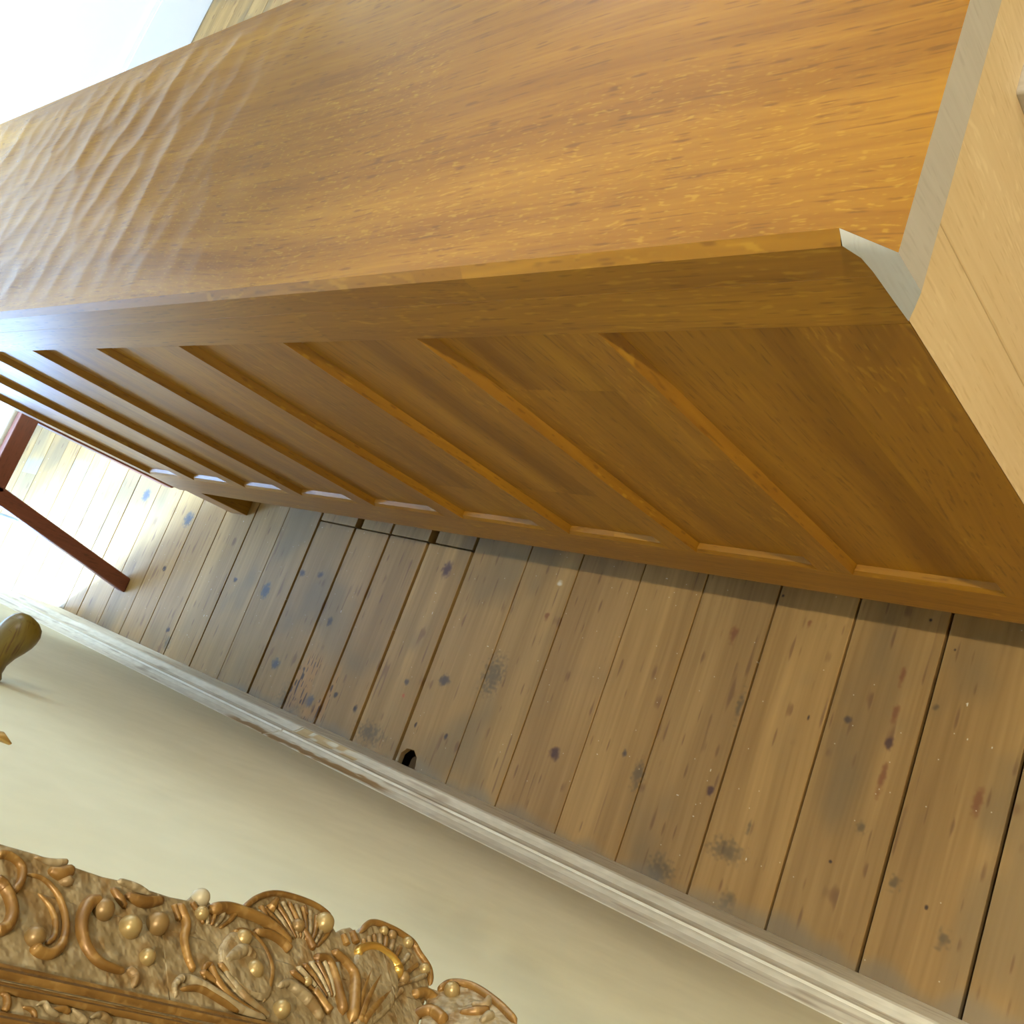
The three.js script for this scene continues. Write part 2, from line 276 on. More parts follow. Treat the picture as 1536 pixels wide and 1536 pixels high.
// ---------------------------------------------------------------- glazed door and window
{
  const d = structure('door_1'), z = ROOM.s + 0.12, { x0, x1, h } = DOOR, t = 0.045;
  const bar = (a, b, c, e) => box(a, b, c, e, z - t / 2, z + t / 2, 0.003);
  part('door_frame', merge([bar(x0, x0 + 0.05, 0, h - 0.02), bar(x1 - 0.05, x1, 0, h - 0.02), bar(x0 + 0.05, x1 - 0.05, h - 0.09, h - 0.02), bar(x0 + 0.05, x1 - 0.05, 0, 0.06), bar(-2.82, -2.78, 0.06, h - 0.09), bar(x0 + 0.05, -2.82, 1.0, 1.04), bar(-2.78, x1 - 0.05, 1.0, 1.04)]), M.white, d);
  for (const [a, b] of [[x0 + 0.05, -2.82], [-2.78, x1 - 0.05]]) for (const [c, e] of [[0.06, 1.0], [1.04, h - 0.09]]) part('pane', box(a, b, c, e, z - 0.002, z + 0.002, 0), M.glass, d);
  part('threshold', box(x0, x1, -0.02, 0.0, ROOM.s, ROOM.s + 0.2, 0.001), M.white, d);
  const w = structure('window_1'), zw = ROOM.n - 0.12, wb = (a, b, c, e) => box(a, b, c, e, zw - t / 2, zw + t / 2, 0.003), mx = (WIN.x0 + WIN.x1) / 2, my = (WIN.y0 + WIN.y1) / 2;
  part('window_frame', merge([wb(WIN.x0, WIN.x0 + 0.05, WIN.y0, WIN.y1), wb(WIN.x1 - 0.05, WIN.x1, WIN.y0, WIN.y1), wb(WIN.x0 + 0.05, WIN.x1 - 0.05, WIN.y1 - 0.05, WIN.y1), wb(WIN.x0 + 0.05, WIN.x1 - 0.05, WIN.y0, WIN.y0 + 0.05), wb(mx - 0.015, mx + 0.015, WIN.y0 + 0.05, WIN.y1 - 0.05), wb(WIN.x0 + 0.05, WIN.x1 - 0.05, my - 0.02, my + 0.02)]), M.white, w);
  for (const [a, b] of [[WIN.x0 + 0.05, mx - 0.015], [mx + 0.015, WIN.x1 - 0.05]]) for (const [c, e] of [[WIN.y0 + 0.05, my - 0.02], [my + 0.02, WIN.y1 - 0.05]]) part('pane', box(a, b, c, e, zw - 0.002, zw + 0.002, 0), M.glass, w);
  // daylight of the sky just inside each opening
  const sky = (x, y, z, w_, h_, i, ry, c) => { const l = new THREE.RectAreaLight(new THREE.Color().setRGB(...c), i, w_, h_); l.position.set(x, y, z); l.rotation.y = ry; l.name = 'daylight'; scene.add(l); };
  sky((x0 + x1) / 2, h / 2, ROOM.s + 0.08, x1 - x0 - 0.1, h - 0.2, LIGHT.door, 0, LIGHT.daylight);
  sky(mx, my, ROOM.n - 0.08, WIN.x1 - WIN.x0 - 0.1, WIN.y1 - WIN.y0 - 0.1, LIGHT.window, Math.PI, LIGHT.windowColor);
}

// ---------------------------------------------------------------- lamps
{ // warm spot lamp above the near end of the gap; its beam ends about a third of the way along the sideboard
  const p = new THREE.Vector3(1.0, 2.42, -0.25), aim = new THREE.Vector3(0.2, 0, -0.3), dir = aim.clone().sub(p).normalize();
  const t = thing('spot_lamp', 'white spot lamp tilted down on a short stem under the ceiling', 'lamp', p.toArray());
  const turn = new THREE.Quaternion().setFromUnitVectors(new THREE.Vector3(0, -1, 0), dir), lathe = (pts) => new THREE.LatheGeometry(pts.map((q) => new THREE.Vector2(...q)), 28).applyQuaternion(turn);
  part('lens', lathe([[0, -0.012], [0.02, -0.011], [0.034, -0.006], [0.036, 0], [0, 0]]), std({ color: 0xfff2d8, emissive: new THREE.Color().setRGB(...LIGHT.lampColor), emissiveIntensity: 4, roughness: 0.3 }), t);
  part('housing', lathe([[0.036, 0.0], [0.04, -0.016], [0.044, -0.016], [0.044, 0.07], [0.036, 0.09], [0.01, 0.1], [0, 0.1], [0, 0.002], [0.036, 0.001]]), M.white, t);
  part('stem', new THREE.CylinderGeometry(0.007, 0.007, ROOM.h - p.y - 0.05, 10).translate(0.02, (ROOM.h - p.y + 0.05) / 2, 0), M.white, t);
  part('ceiling_rose', new THREE.CylinderGeometry(0.045, 0.05, 0.02, 24).translate(0.02, ROOM.h - p.y - 0.01, 0), M.white, t);
  const l = new THREE.SpotLight(new THREE.Color().setRGB(...LIGHT.lampColor), LIGHT.lamp, 0, THREE.MathUtils.degToRad(29), 0.3, 2);
  l.position.copy(p).addScaledVector(dir, 0.03); l.target.position.copy(aim); l.castShadow = true; l.shadow.radius = 1.4; l.name = 'lamp_light'; scene.add(l, l.target);
}
{ // unseen flat ceiling lamp, added to brighten the wall and the sideboard top
  const p = [0.7, ROOM.h, -2.1], w = 0.9, d = 0.6, t = thing('added_panel_lamp', 'unseen flat lamp added on the ceiling beyond the sideboard to brighten the wall', 'lamp', p);
  part('casing', box(-w / 2 - 0.02, w / 2 + 0.02, -0.03, 0, -d / 2 - 0.02, d / 2 + 0.02, 0.004), M.white, t);
  part('diffuser', box(-w / 2, w / 2, -0.036, -0.03, -d / 2, d / 2, 0.002), std({ color: 0xfff4e0, emissive: new THREE.Color().setRGB(...LIGHT.panelColor), emissiveIntensity: 3 }), t);
  const l = new THREE.RectAreaLight(new THREE.Color().setRGB(...LIGHT.panelColor), LIGHT.panel, w, d); l.position.set(p[0], p[1] - 0.04, p[2]); l.rotation.x = -Math.PI / 2; l.name = 'panel_fill_light'; scene.add(l);
}
{ // unseen picture, added to darken what the polished top mirrors of the end wall
  const t = thing('added_dark_picture', 'unseen dark picture added high on the end wall to darken reflections in the top', 'picture', [ROOM.w, 1.6, -1.9]);
  const f = (a, b, c, e) => box(0, 0.03, a, b, c, e, 0.004, 'z');
  for (const g of [f(0, 0.05, -0.62, 0.62), f(0.55, 0.6, -0.62, 0.62), f(0.05, 0.55, -0.62, -0.57), f(0.05, 0.55, 0.57, 0.62)]) part('frame_side', g, M.stool, t);
  part('canvas', box(0.002, 0.015, 0.05, 0.55, -0.57, 0.57, 0, 'z'), std({ color: 0x2e2c24, roughness: 0.7 }), t);
}
{ // rounded wooden peg on the wall at the left
  const t = thing('wall_peg', 'rounded olive brown wooden peg sticking out of the cream wall above the skirting', 'peg', [-0.827, 0.7517, 0.017]);
  const g = new THREE.LatheGeometry([[0, 0.062], [0.009, 0.0615], [0.016, 0.0585], [0.0205, 0.053], [0.0225, 0.046], [0.0228, 0.04], [0.0215, 0.032], [0.019, 0.022], [0.0185, 0.012], [0.0215, 0.004], [0.026, 0], [0.026, -0.03], [0, -0.03]].map((a) => new THREE.Vector2(...a)), 32);
  g.scale(0.88, 1, 0.88); g.rotateX(-Math.PI / 2 - 0.45); g.computeVertexNormals();
  part('knob', metreUV(g, 'z'), std({ map: oak(89, [[104, 84, 30], [134, 112, 44], [84, 50, 24], [150, 130, 60]], { w: 256, h: 256, mu: 0.15, mv: 0.15, fleck: 0.2 }), roughness: 0.35 }), t);
}
{ // gilded leaf hook near the frame
  const t = thing('leaf_hook', 'small gilded leaf hook on the cream wall at the left', 'hook', [-0.2, 0.99, 0.03]);
  const pts = [[-0.004, 0.004, -0.054, 0.0012], [-0.005, 0.010, -0.056, 0.004], [-0.007, 0.024, -0.052, 0.007], [-0.008, 0.042, -0.036, 0.008], [-0.008, 0.05, -0.014, 0.008], [-0.008, 0.05, 0.001, 0.012]], pos = [], idx = [], k = 12;
  pts.forEach(([x, y, z, r]) => { for (let j = 0; j < k; j++) { const a = j / k * 2 * Math.PI; pos.push(x + Math.cos(a) * r, y + Math.sin(a) * r * 0.5, z + Math.sin(a) * r * 0.5); } });
  for (let i = 0; i + 1 < pts.length; i++) for (let j = 0; j < k; j++) { const a = i * k + j, c = i * k + (j + 1) % k; idx.push(a, c, a + k, c, c + k, a + k); }
  for (let j = 1; j + 1 < k; j++) idx.push(0, j + 1, j);
  const g = new THREE.BufferGeometry(); g.setAttribute('position', new THREE.Float32BufferAttribute(pos, 3)); g.setIndex(idx); g.computeVertexNormals();
  part('leaf', g, std({ color: new THREE.Color().setRGB(0.55, 0.36, 0.12), roughness: 0.35, metalness: 0.6 }), t);
}

// ---------------------------------------------------------------- sideboard
{
  const t = thing('sideboard', 'long oak sideboard with rippled orange top and panelled brown back', 'sideboard', [0, 0, -0.3905]);
  t.rotation.y = THREE.MathUtils.degToRad(1.807);
  const XE = -0.0118, XW = -1.765, D = 0.377, H = 0.8, TB = 0.765, C = 0.0065;
  // the top: one plank, wider at the ends; its upper face is worked in shallow scoops
  const outline = [[0.0125, 0.0112], [0.0125, -D - 0.0112], [-0.022, -D], [XW + 0.01, -D], [XW - 0.0245, -D - 0.0112], [XW - 0.0245, 0.0112], [XW + 0.01, 0], [-0.022, 0]];
  const ear = (x) => Math.max(clamp((x + 0.022) / 0.0345), clamp((XW + 0.01 - x) / 0.0345));
  const zEdge = (x, side) => side > 0 ? 0.0112 * ear(x) : -D - 0.0112 * ear(x);   // z of the top's long edges at x, ears included
  const scoop = (x, z) => { // hand-worked hollows: the nearest of jittered centres, longer across than along
    const sx = 0.042, sz = 0.066, gx = x / sx + 0.12 * z / sz, gz = z / sz; let best = 9; const xi = Math.floor(gx), zi = Math.floor(gz);
    for (let i = xi - 1; i <= xi + 1; i++) for (let j = zi - 1; j <= zi + 1; j++) { const px = i + 0.05 + 0.9 * hash(i, j, 91), pz = j + 0.05 + 0.9 * hash(i, j, 92), d = (gx - px) ** 2 + (gz - pz) ** 2; if (d < best) best = d; }
    return Math.min(best, 1) * (0.003 - 0.0027 * smooth(-1.0, -0.4, x)) + (fbm(x * 6, z * 7, 95, 2) - 0.5) * 0.0012;
  };
  {
    const x0 = XW - 0.0245, x1 = 0.0125, nx = 260, nz = 60, pos = [], uv = [], idx = [];
    for (let i = 0; i <= nx; i++) {
      const x = x0 + (x1 - x0) * i / nx, c = C * (1 - ear(x)), za = zEdge(x, -1) + c, zb = zEdge(x, 1) - c;
      for (let j = 0; j <= nz; j++) { const z = za + (zb - za) * j / nz, e = smooth(0, 6, Math.min(j, nz - j)) * smooth(0, 14, Math.min(i, nx - i)); pos.push(x, H + (scoop(x, z) - 0.0004) * e, z); uv.push(x + 1.87, z + 0.4); }
    }
    for (let i = 0; i < nx; i++) for (let j = 0; j < nz; j++) { const a = i * (nz + 1) + j, b = a + nz + 1; idx.push(a, a + 1, b, b, a + 1, b + 1); }
    const g = new THREE.BufferGeometry(); g.setAttribute('position', new THREE.Float32BufferAttribute(pos, 3)); g.setAttribute('uv', new THREE.Float32BufferAttribute(uv, 2)); g.setIndex(idx); g.computeVertexNormals();
    // the plank under the worked face, and the bevel along its long edges
    const q = (x, y, z) => [x, y, z], xs = [x0, XW + 0.01, -0.022, x1], slab = [];
    const quad = (a, b, c, d, uvs) => { const k = new THREE.BufferGeometry(); k.setAttribute('position', new THREE.Float32BufferAttribute([...a, ...b, ...c, ...a, ...c, ...d], 3)); k.computeVertexNormals(); return metreUV(k, 'x', 0.3, 0.2); };
    const bev = [];
    for (let k = 0; k < 3; k++) for (const s of [1, -1]) {
      const [a, b] = s > 0 ? [xs[k], xs[k + 1]] : [xs[k + 1], xs[k]];
      const A = [a, zEdge(a, s)], B = [b, zEdge(b, s)];
      const ca = C * (1 - ear(a)), cb = C * (1 - ear(b));
      bev.push(quad(q(A[0], H - ca, A[1]), q(B[0], H - cb, B[1]), q(B[0], H, B[1] - s * cb), q(A[0], H, A[1] - s * ca)));
      slab.push([k, quad(q(A[0], TB, A[1]), q(B[0], TB, B[1]), q(B[0], H - cb, B[1]), q(A[0], H - ca, A[1]))]);
    }
    const top = part('top', g, M.top, t);
    part('bevel', merge(bev.filter((_, k) => k > 1 && k < 4)), M.back, top, 'bevel along the long edges of the top');
    const cheek = [];   // flat back of the plank between the bevel's end and each corner cut
    for (const [sx, ex] of [[1, XE], [-1, XW]]) for (const sz of [1, -1]) {
      const P = ([d, y]) => [ex + sx * d, y, sz > 0 ? 0 : -D], r = [[-0.0105, TB], [-0.0018, TB], [-0.0018, 0.77], [-0.0034, 0.7825], [-0.009, 0.7942], [-0.0105, H - C]];
      for (let k = 1; k + 1 < r.length; k++) { const f = [r[0], r[k], r[k + 1]].map(P); if (sx * sz < 0) f.reverse(); const g3 = new THREE.BufferGeometry(); g3.setAttribute('position', new THREE.Float32BufferAttribute(f.flat(), 3)); g3.computeVertexNormals(); cheek.push(metreUV(g3, 'x', 0.3, 0.2)); }
    }
    part('edge', merge([...slab.filter((s) => s[0] === 1).map((s) => s[1]), ...cheek]), M.back, top);
    for (const [x, f] of [[x0, [zEdge(x0, -1), zEdge(x0, 1)]], [x1, [zEdge(x1, 1), zEdge(x1, -1)]]]) part('end_edge', quad(q(x, TB, f[0]), q(x, TB, f[1]), q(x, H, f[1]), q(x, H, f[0])), M.grey, top, 'greyish end grain of the top');
    part('underside', box(XW, XE, TB - 0.004, TB, -D + 0.002, -0.002, 0), M.inside, top);
    // where the long bevel stops, each corner runs out in one curved cut, coloured lighter to look lit, from the ear of the top down to the post
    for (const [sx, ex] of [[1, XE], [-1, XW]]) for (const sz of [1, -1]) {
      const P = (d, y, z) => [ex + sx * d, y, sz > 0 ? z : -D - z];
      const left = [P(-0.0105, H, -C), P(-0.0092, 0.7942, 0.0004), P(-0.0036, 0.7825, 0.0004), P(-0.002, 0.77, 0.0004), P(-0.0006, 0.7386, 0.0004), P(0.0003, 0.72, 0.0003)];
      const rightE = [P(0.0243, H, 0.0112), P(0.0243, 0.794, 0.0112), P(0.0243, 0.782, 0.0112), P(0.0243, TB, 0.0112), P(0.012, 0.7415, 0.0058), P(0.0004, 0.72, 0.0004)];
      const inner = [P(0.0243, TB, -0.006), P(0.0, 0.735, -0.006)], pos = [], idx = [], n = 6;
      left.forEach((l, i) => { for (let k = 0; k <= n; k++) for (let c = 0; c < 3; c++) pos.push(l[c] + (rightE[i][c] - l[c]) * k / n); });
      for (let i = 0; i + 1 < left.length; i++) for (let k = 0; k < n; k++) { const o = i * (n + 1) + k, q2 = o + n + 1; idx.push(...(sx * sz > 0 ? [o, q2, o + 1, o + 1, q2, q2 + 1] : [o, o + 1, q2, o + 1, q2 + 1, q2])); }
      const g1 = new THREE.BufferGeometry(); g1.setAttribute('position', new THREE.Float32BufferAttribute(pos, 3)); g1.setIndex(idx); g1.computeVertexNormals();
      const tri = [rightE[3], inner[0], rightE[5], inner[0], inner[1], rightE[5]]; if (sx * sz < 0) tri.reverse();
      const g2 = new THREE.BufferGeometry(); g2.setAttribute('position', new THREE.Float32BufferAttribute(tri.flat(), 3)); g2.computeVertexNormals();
      part('corner_cut', merge([metreUV(g1, 'y'), metreUV(g2, 'y')]), M.cut, top, 'curved cut where the bevel stops at a corner, coloured lighter to look lit');
    }
  }
  // panelled back
  const PZ = -0.009, CH = 0.006;
  part('top_rail', box(XW, XE, 0.716, TB - 0.0002, -0.03, 0, 0.001, 'x'), M.back, t);
  part('bottom_rail', (() => {
    const g = [box(XW, XE, 0.136, 0.224, -0.03, 0, 0.0015, 'x')];
    return merge(g);
  })(), M.back, t);
  const R = [-0.233, -0.425, -0.619, -0.818, -1.018, -1.211, -1.388, -1.567], W = 0.0395;
  const spans = [];   // panel openings between the flats of the uprights
  let right = -0.081; for (const r of R) { spans.push([r, right]); right = r - W; } spans.push([-1.742, right]);
  for (const r of R) part('stile', prism([[r - W - CH, 0.0095], [r - W, 0], [r, 0], [r + CH, 0.0095], [r + CH, 0.028], [r - W - CH, 0.028]], 'y', 0.2235, 0.7165, 'y'), M.back, t);
  part('corner_stile', prism([[-0.081 - CH, 0.0095], [-0.081, 0], [XE, 0], [XE, 0.03], [-0.081 - CH, 0.03]], 'y', 0.2235, 0.7165, 'y'), M.back, t);
  part('corner_stile', prism([[XW, 0], [-1.742, 0], [-1.742 + CH, 0.0095], [-1.742 + CH, 0.03], [XW, 0.03]], 'y', 0.2235, 0.7165, 'y'), M.back, t);
  for (const [a, b] of spans) {
    part('panel', box(a + 0.004, b - 0.004, 0.2, 0.73, PZ - 0.012, PZ, 0, 'y'), M.panel, t);
    // narrow shelf at the panel's foot with an eased front edge, mitred into the uprights
    const A = [a + 0.0005, b - 0.0005], y0 = 0.2236, y1 = 0.2295, ys = 0.2325, g = new THREE.BufferGeometry(), k = 0.003;
    const P = [[A[0], y0, -0.0002], [A[1], y0, -0.0002], [A[1] - k, y1, -k], [A[0] + k, y1, -k], [A[1] - CH, ys, PZ], [A[0] + CH, ys, PZ], [A[0], y0, PZ], [A[1], y0, PZ]];
    const f = [0, 1, 2, 0, 2, 3, 3, 2, 4, 3, 4, 5, 0, 3, 6, 3, 5, 6, 1, 7, 2, 2, 7, 4, 0, 6, 7, 0, 7, 1, 6, 5, 4, 6, 4, 7];
    g.setAttribute('position', new THREE.Float32BufferAttribute(f.flatMap((q) => P[q]), 3)); g.computeVertexNormals();
    part('ledge', metreUV(g, 'x', a * 3), M.back, t, 'narrow shelf at the foot of a panel');
  }
  // legs, ends, front
  for (const [x0, x1] of [[XW, -1.70], [-0.075, XE - 0.0305]]) for (const [z0, z1] of [[-0.055, -0.004], [-D + 0.002, -D + 0.055]]) part('leg', box(x0, x1, 0, z0 > -0.1 ? 0.15 : TB - 0.001, z0, z1, 0.002, 'y'), M.back, t);
  // end frame seen at the right: post, rail and a fielded panel
  part('end_stile', box(XE - 0.03, XE, 0.136, TB - 0.0005, -0.066, -0.0305, 0.0015, 'y'), M.end, t);
  part('end_stile', box(XE - 0.03, XE, 0.002, TB - 0.0005, -D + 0.0005, -D + 0.0618, 0.0015, 'y'), M.end, t);
  part('end_face', (() => { const g = new THREE.BufferGeometry(); const x = XE + 0.0006; g.setAttribute('position', new THREE.Float32BufferAttribute([x, 0.14, 0, x, 0.14, -0.066, x, TB, -0.066, x, 0.14, 0, x, TB, -0.066, x, TB, 0], 3)); g.computeVertexNormals(); return metreUV(g, 'y'); })(), M.end, t);
  part('end_rail', box(XE - 0.03, XE, 0.136, 0.225, -D + 0.06, -0.066, 0.0015, 'z'), M.end, t);
  part('end_panel', box(XE - 0.03, XE + 0.0016, 0.226, TB - 0.001, -D + 0.062, -0.0662, 0.0016, 'y'), M.end, t);
  part('plaque', box(XE, XE + 0.012, 0.52, 0.663, -0.28, -0.2, 0.003, 'y'), M.grey, t, 'greyish raised block on the end panel');
  part('end_panel', box(XW, XW + 0.025, 0.136, TB - 0.001, -D + 0.06, -0.031, 0.001, 'y'), M.end, t);
  part('front', box(XW + 0.02, XE - 0.02, 0.002, TB - 0.001, -D + 0.004, -D + 0.026, 0.001, 'x'), M.back, t);  // unseen front, carried down to the floor to keep the underside dark
  part('bottom_board', box(XW + 0.02, XE - 0.03, 0.14, 0.16, -D + 0.03, -0.031, 0, 'x'), M.inside, t);
}

// ---------------------------------------------------------------- bench by the glazed door
{
  const L = 1.06, t = thing('bench', 'low reddish brown wooden bench with a pale seat on the sunlit boards', 'bench', [-2.05 - L / 2, 0, -0.24]);
  const leg = (x, z0, z1) => { // square leg from foot (x, z0) to seat (x, z1)
    const g = new RoundedBoxGeometry(0.034, 0.39, 0.036, 2, 0.004); g.translate(0, 0.195, 0);
    g.applyMatrix4(new THREE.Matrix4().set(1, 0, 0, x, 0, 1, 0, 0, 0, (z1 - z0) / 0.39, 1, z0, 0, 0, 0, 1)); g.computeVertexNormals();
    return metreUV(g, 'y');
  };
  for (const x of [L / 2 - 0.017, 0.017 - L / 2]) { part('leg', leg(x, 0.13, 0.042), M.stool, t); part('leg', leg(x, -0.142, -0.142), M.stool, t); }
  for (const x of [L / 2 - 0.014, 0.014 - L / 2]) part('rail', box(x - 0.014, x + 0.014, 0.352, 0.392, -0.14, 0.045, 0.003, 'z'), M.stool, t);
  for (const z of [0.035, -0.138]) part('rail', box(0.03 - L / 2, L / 2 - 0.03, 0.355, 0.39, z - 0.012, z + 0.012, 0.003, 'x'), M.stool, t);
  part('stretcher', new THREE.CylinderGeometry(0.006, 0.006, L - 0.03, 10).rotateZ(Math.PI / 2).translate(0, 0.215, 0.082), M.glareGrey, t, 'thin stretcher with grey glare put into its colour');
  part('seat', box(0.002 - L / 2, L / 2 - 0.03, 0.384, 0.400, -0.155, 0.055, 0.006, 'x'), M.cushion, t, 'pale seat');
}

// ---------------------------------------------------------------- gilded picture frame on the wall beside the camera
{
  const TAU = 0.12030, SIG = THREE.MathUtils.degToRad(35), cs = Math.cos(SIG), sn = Math.sin(SIG);
  const O = new THREE.Vector3(-0.0002, 1.0713, -0.0102);      // a point of the round moulding at the far side
  const FW = 0.56, FH = 0.8;                                   // between the round mouldings
  const t = thing('picture_frame', 'ornate gilded picture frame with scrolls and shells leaning out from cream wall', 'picture frame');
  t.rotation.x = -TAU;
  const base = new THREE.Vector3(FW / 2, -0.15, 0).applyEuler(t.rotation).add(O); t.position.copy(base);
  const A = new THREE.Vector3(-FW / 2, 0.15, 0), B = new THREE.Vector3(-FW / 2, 0, 0);
  // each band of the frame slopes up to its outer edge: (u along it, v outwards, n off its face), in mm
  const side = { o: A, U: new THREE.Vector3(0, -1, 0), V: new THREE.Vector3(-cs, 0, -sn), N: new THREE.Vector3(sn, 0, -cs) };
  const bottom = { o: B, U: new THREE.Vector3(1, 0, 0), V: new THREE.Vector3(0, -cs, -sn), N: new THREE.Vector3(0, sn, -cs) };
  const right = { o: new THREE.Vector3(FW / 2, 0, 0), U: new THREE.Vector3(0, 1, 0), V: new THREE.Vector3(cs, 0, -sn), N: new THREE.Vector3(-sn, 0, -cs) };
  const upper = { o: new THREE.Vector3(FW / 2, FH, 0), U: new THREE.Vector3(-1, 0, 0), V: new THREE.Vector3(0, cs, -sn), N: new THREE.Vector3(0, -sn, -cs) };
  const at = (b, u, v, n) => b.o.clone().addScaledVector(b.U, u / 1000).addScaledVector(b.V, v / 1000).addScaledVector(b.N, n / 1000);
  const place = (b, g, keep) => { g.scale(0.001, 0.001, 0.001); g.applyMatrix4(new THREE.Matrix4().makeBasis(b.U, b.V, b.N).setPosition(b.o)); return keep ? g : metreUV(g, 'x'); };
  const gilt = makeTexture(512, 512, 0.12, 0.12, (u, v) => {
    const a = fbm(u * 90, v * 90, 801, 3), b = fbm(u * 420, v * 420, 805, 2); let c = mixc([132, 113, 79], [172, 153, 118], clamp(a * 1.4 - 0.2));
    c = mixc(c, [122, 86, 40], 0.5 * smooth(0.55, 0.72, fbm(u * 150 + 4, v * 150, 809, 2))); return mixc(c, [196, 180, 148], 0.4 * smooth(0.55, 0.8, b));
  });
  const bronze = makeTexture(512, 512, 0.12, 0.12, (u, v) => { const a = fbm(u * 140, v * 140, 821, 3), b = fbm(u * 500, v * 500, 825, 2); return mixc(mixc([112, 78, 34], [152, 114, 58], clamp(a * 1.5 - 0.25)), [186, 152, 96], 0.4 * smooth(0.55, 0.8, b)); });
  const rough = makeTexture(512, 512, 0.1, 0.1, (u, v) => 128 + 150 * (fbm(u * 300, v * 300, 831, 3) - 0.5), false);
  const field = std({ map: gilt, roughness: 0.5, metalness: 0.25, bumpMap: rough, bumpScale: 0.0022 });
  const raised = std({ map: bronze, roughness: 0.4, metalness: 0.25, bumpMap: rough, bumpScale: 0.0006 });
  const beadGold = std({ color: new THREE.Color().setRGB(0.36, 0.25, 0.1), roughness: 0.36, metalness: 0.4 }), beadBrown = std({ color: new THREE.Color().setRGB(0.24, 0.145, 0.05), roughness: 0.4, metalness: 0.3 });
  const beadPale = std({ color: new THREE.Color().setRGB(0.42, 0.35, 0.22), roughness: 0.5, metalness: 0.2 });
  const gold = std({ color: new THREE.Color().setRGB(0.66, 0.42, 0.1), roughness: 0.28, metalness: 0.8, bumpMap: rough, bumpScale: 0.0004 });
  // scalloped outlines of the two bands that meet at the carved corner
  const rimSide = [[-0.8, 36.3], [10, 36.6], [18.4, 36.3], [30.8, 35.9], [36.3, 36.4], [54.6, 36.1], [61.3, 36.8], [63.5, 38.9], [66.1, 40.3], [68.9, 39.9], [70.9, 37.8], [76.5, 38.4], [82.3, 39.3], [86.6, 42.6], [91, 45.6], [99.8, 50.1], [109.2, 51.1], [121.1, 50.5], [128.2, 47.6], [127.7, 44], [128.5, 42.6], [132.6, 44.9], [137.1, 46.6], [140.6, 45.4], [145.2, 49.2], [150.4, 52], [162.5, 52.6], [168.2, 51.5], [173, 50.1], [175.3, 45.1], [178.9, 39.3], [176.0, 31.5]];
  const rimBottom = [[-25.4, 31.3], [-22.8, 32.3], [-24, 35.5], [-22.6, 38.3], [-16.4, 42.9], [-2.3, 42.9], [11.4, 39.9], [19.7, 37.2], [32, 36.3]];
  const slab = (b, poly, name) => part(name, place(b, (() => { const g = new THREE.ExtrudeGeometry(new THREE.Shape(poly.map((p) => new THREE.Vector2(...p))), { depth: 7, bevelEnabled: true, bevelSize: 0.9, bevelOffset: -0.9, bevelThickness: 0.9, bevelSegments: 3 }); g.translate(0, 0, -7.9); return g; })()), field, t);
  const H = FH * 1000, Wd = FW * 1000, m = 0.819;
  const sideBand = slab(side, [[150 - H, -15], [150 - H - m * 36, 36], ...rimSide, [150, 0], [137.7, -15]], 'side_band');
  const bottomBand = slab(bottom, [[12.3, -15], [0, 0], ...rimBottom, [Wd + m * 36, 36], [Wd - 12.3, -15]], 'bottom_band');
  slab(right, [[12.3, -15], [-m * 36, 36], [H + m * 36, 36], [H - 12.3, -15]], 'side_band');
  slab(upper, [[12.3, -15], [-m * 36, 36], [Wd + m * 36, 36], [Wd - 12.3, -15]], 'top_band');
  // round moulding with a fine fillet on each side
  const rod = (b, u0, u1, v, r, mat, host) => { const g = new THREE.CylinderGeometry(r, r, u1 - u0, 20).rotateZ(-Math.PI / 2).translate((u0 + u1) / 2, v, r * 0.1); part('round_moulding', place(b, g), mat, host); };
  for (const [b, u0, u1, host] of [[side, 150 - H, 150, sideBand], [bottom, 0, Wd, bottomBand]]) { rod(b, u0, u1, 0.5, 2.1, raised, host); rod(b, u0, u1, -1.5, 0.9, field, host); rod(b, u0, u1, -3.0, 1.3, raised, host); rod(b, u0, u1, -10.6, 1.7, raised, host); rod(b, u0, u1, -13.2, 1.0, field, host); }
  part('backing', box(-FW / 2 + 0.004, FW / 2 - 0.004, 0.004, FH - 0.004, 0.011, 0.016, 0.001), M.inside, t);
  part('canvas', box(-FW / 2 + 0.006, FW / 2 - 0.006, 0.006, FH - 0.006, 0.008, 0.011, 0), std({ color: 0x6d6a55, roughness: 0.8 }), t, 'plain dull green canvas');
  // relief: tapering rolls and beads laid on the bands
  const roll = (b, pts, r0, r1, kind) => {
    const curve = new THREE.CatmullRomCurve3(pts.map(([u, v]) => new THREE.Vector3(u, v, 0)), false, 'centripetal'), n = Math.max(14, pts.length * 7), k = 10, pos = [], uv = [], idx = [], len = curve.getLength() / 1000;
    const N = new THREE.Vector3(0, 0, 1);
    for (let i = 0; i <= n; i++) {
      const s = i / n, c = curve.getPoint(s), T = curve.getTangent(s), Q = new THREE.Vector3().crossVectors(N, T).normalize();
      const end = Math.sqrt(Math.max(0, 1 - (1 - clamp(Math.min(s, 1 - s) / 0.07)) ** 2));
      const r = 1.3 * (r0 + (r1 - r0) * s) * (kind === 'leaf' ? 0.75 + 0.55 * Math.sin(Math.PI * s) : 1) * Math.max(end, 0.02);
      for (let j = 0; j <= k; j++) { const a = -Math.PI / 2 + j / k * 2 * Math.PI; pos.push(c.x + Q.x * Math.cos(a) * r, c.y + Q.y * Math.cos(a) * r, r * 0.25 + Math.sin(a) * r * 1.15); uv.push(s * len + pts[0][0] * 0.0017, j / k * r0 * 0.0063 + pts[0][1] * 0.0013); }
    }
    for (let i = 0; i < n; i++) for (let j = 0; j < k; j++) { const a = i * (k + 1) + j, c = a + 1, w = k + 1; idx.push(a, a + w, c, c, a + w, c + w); }
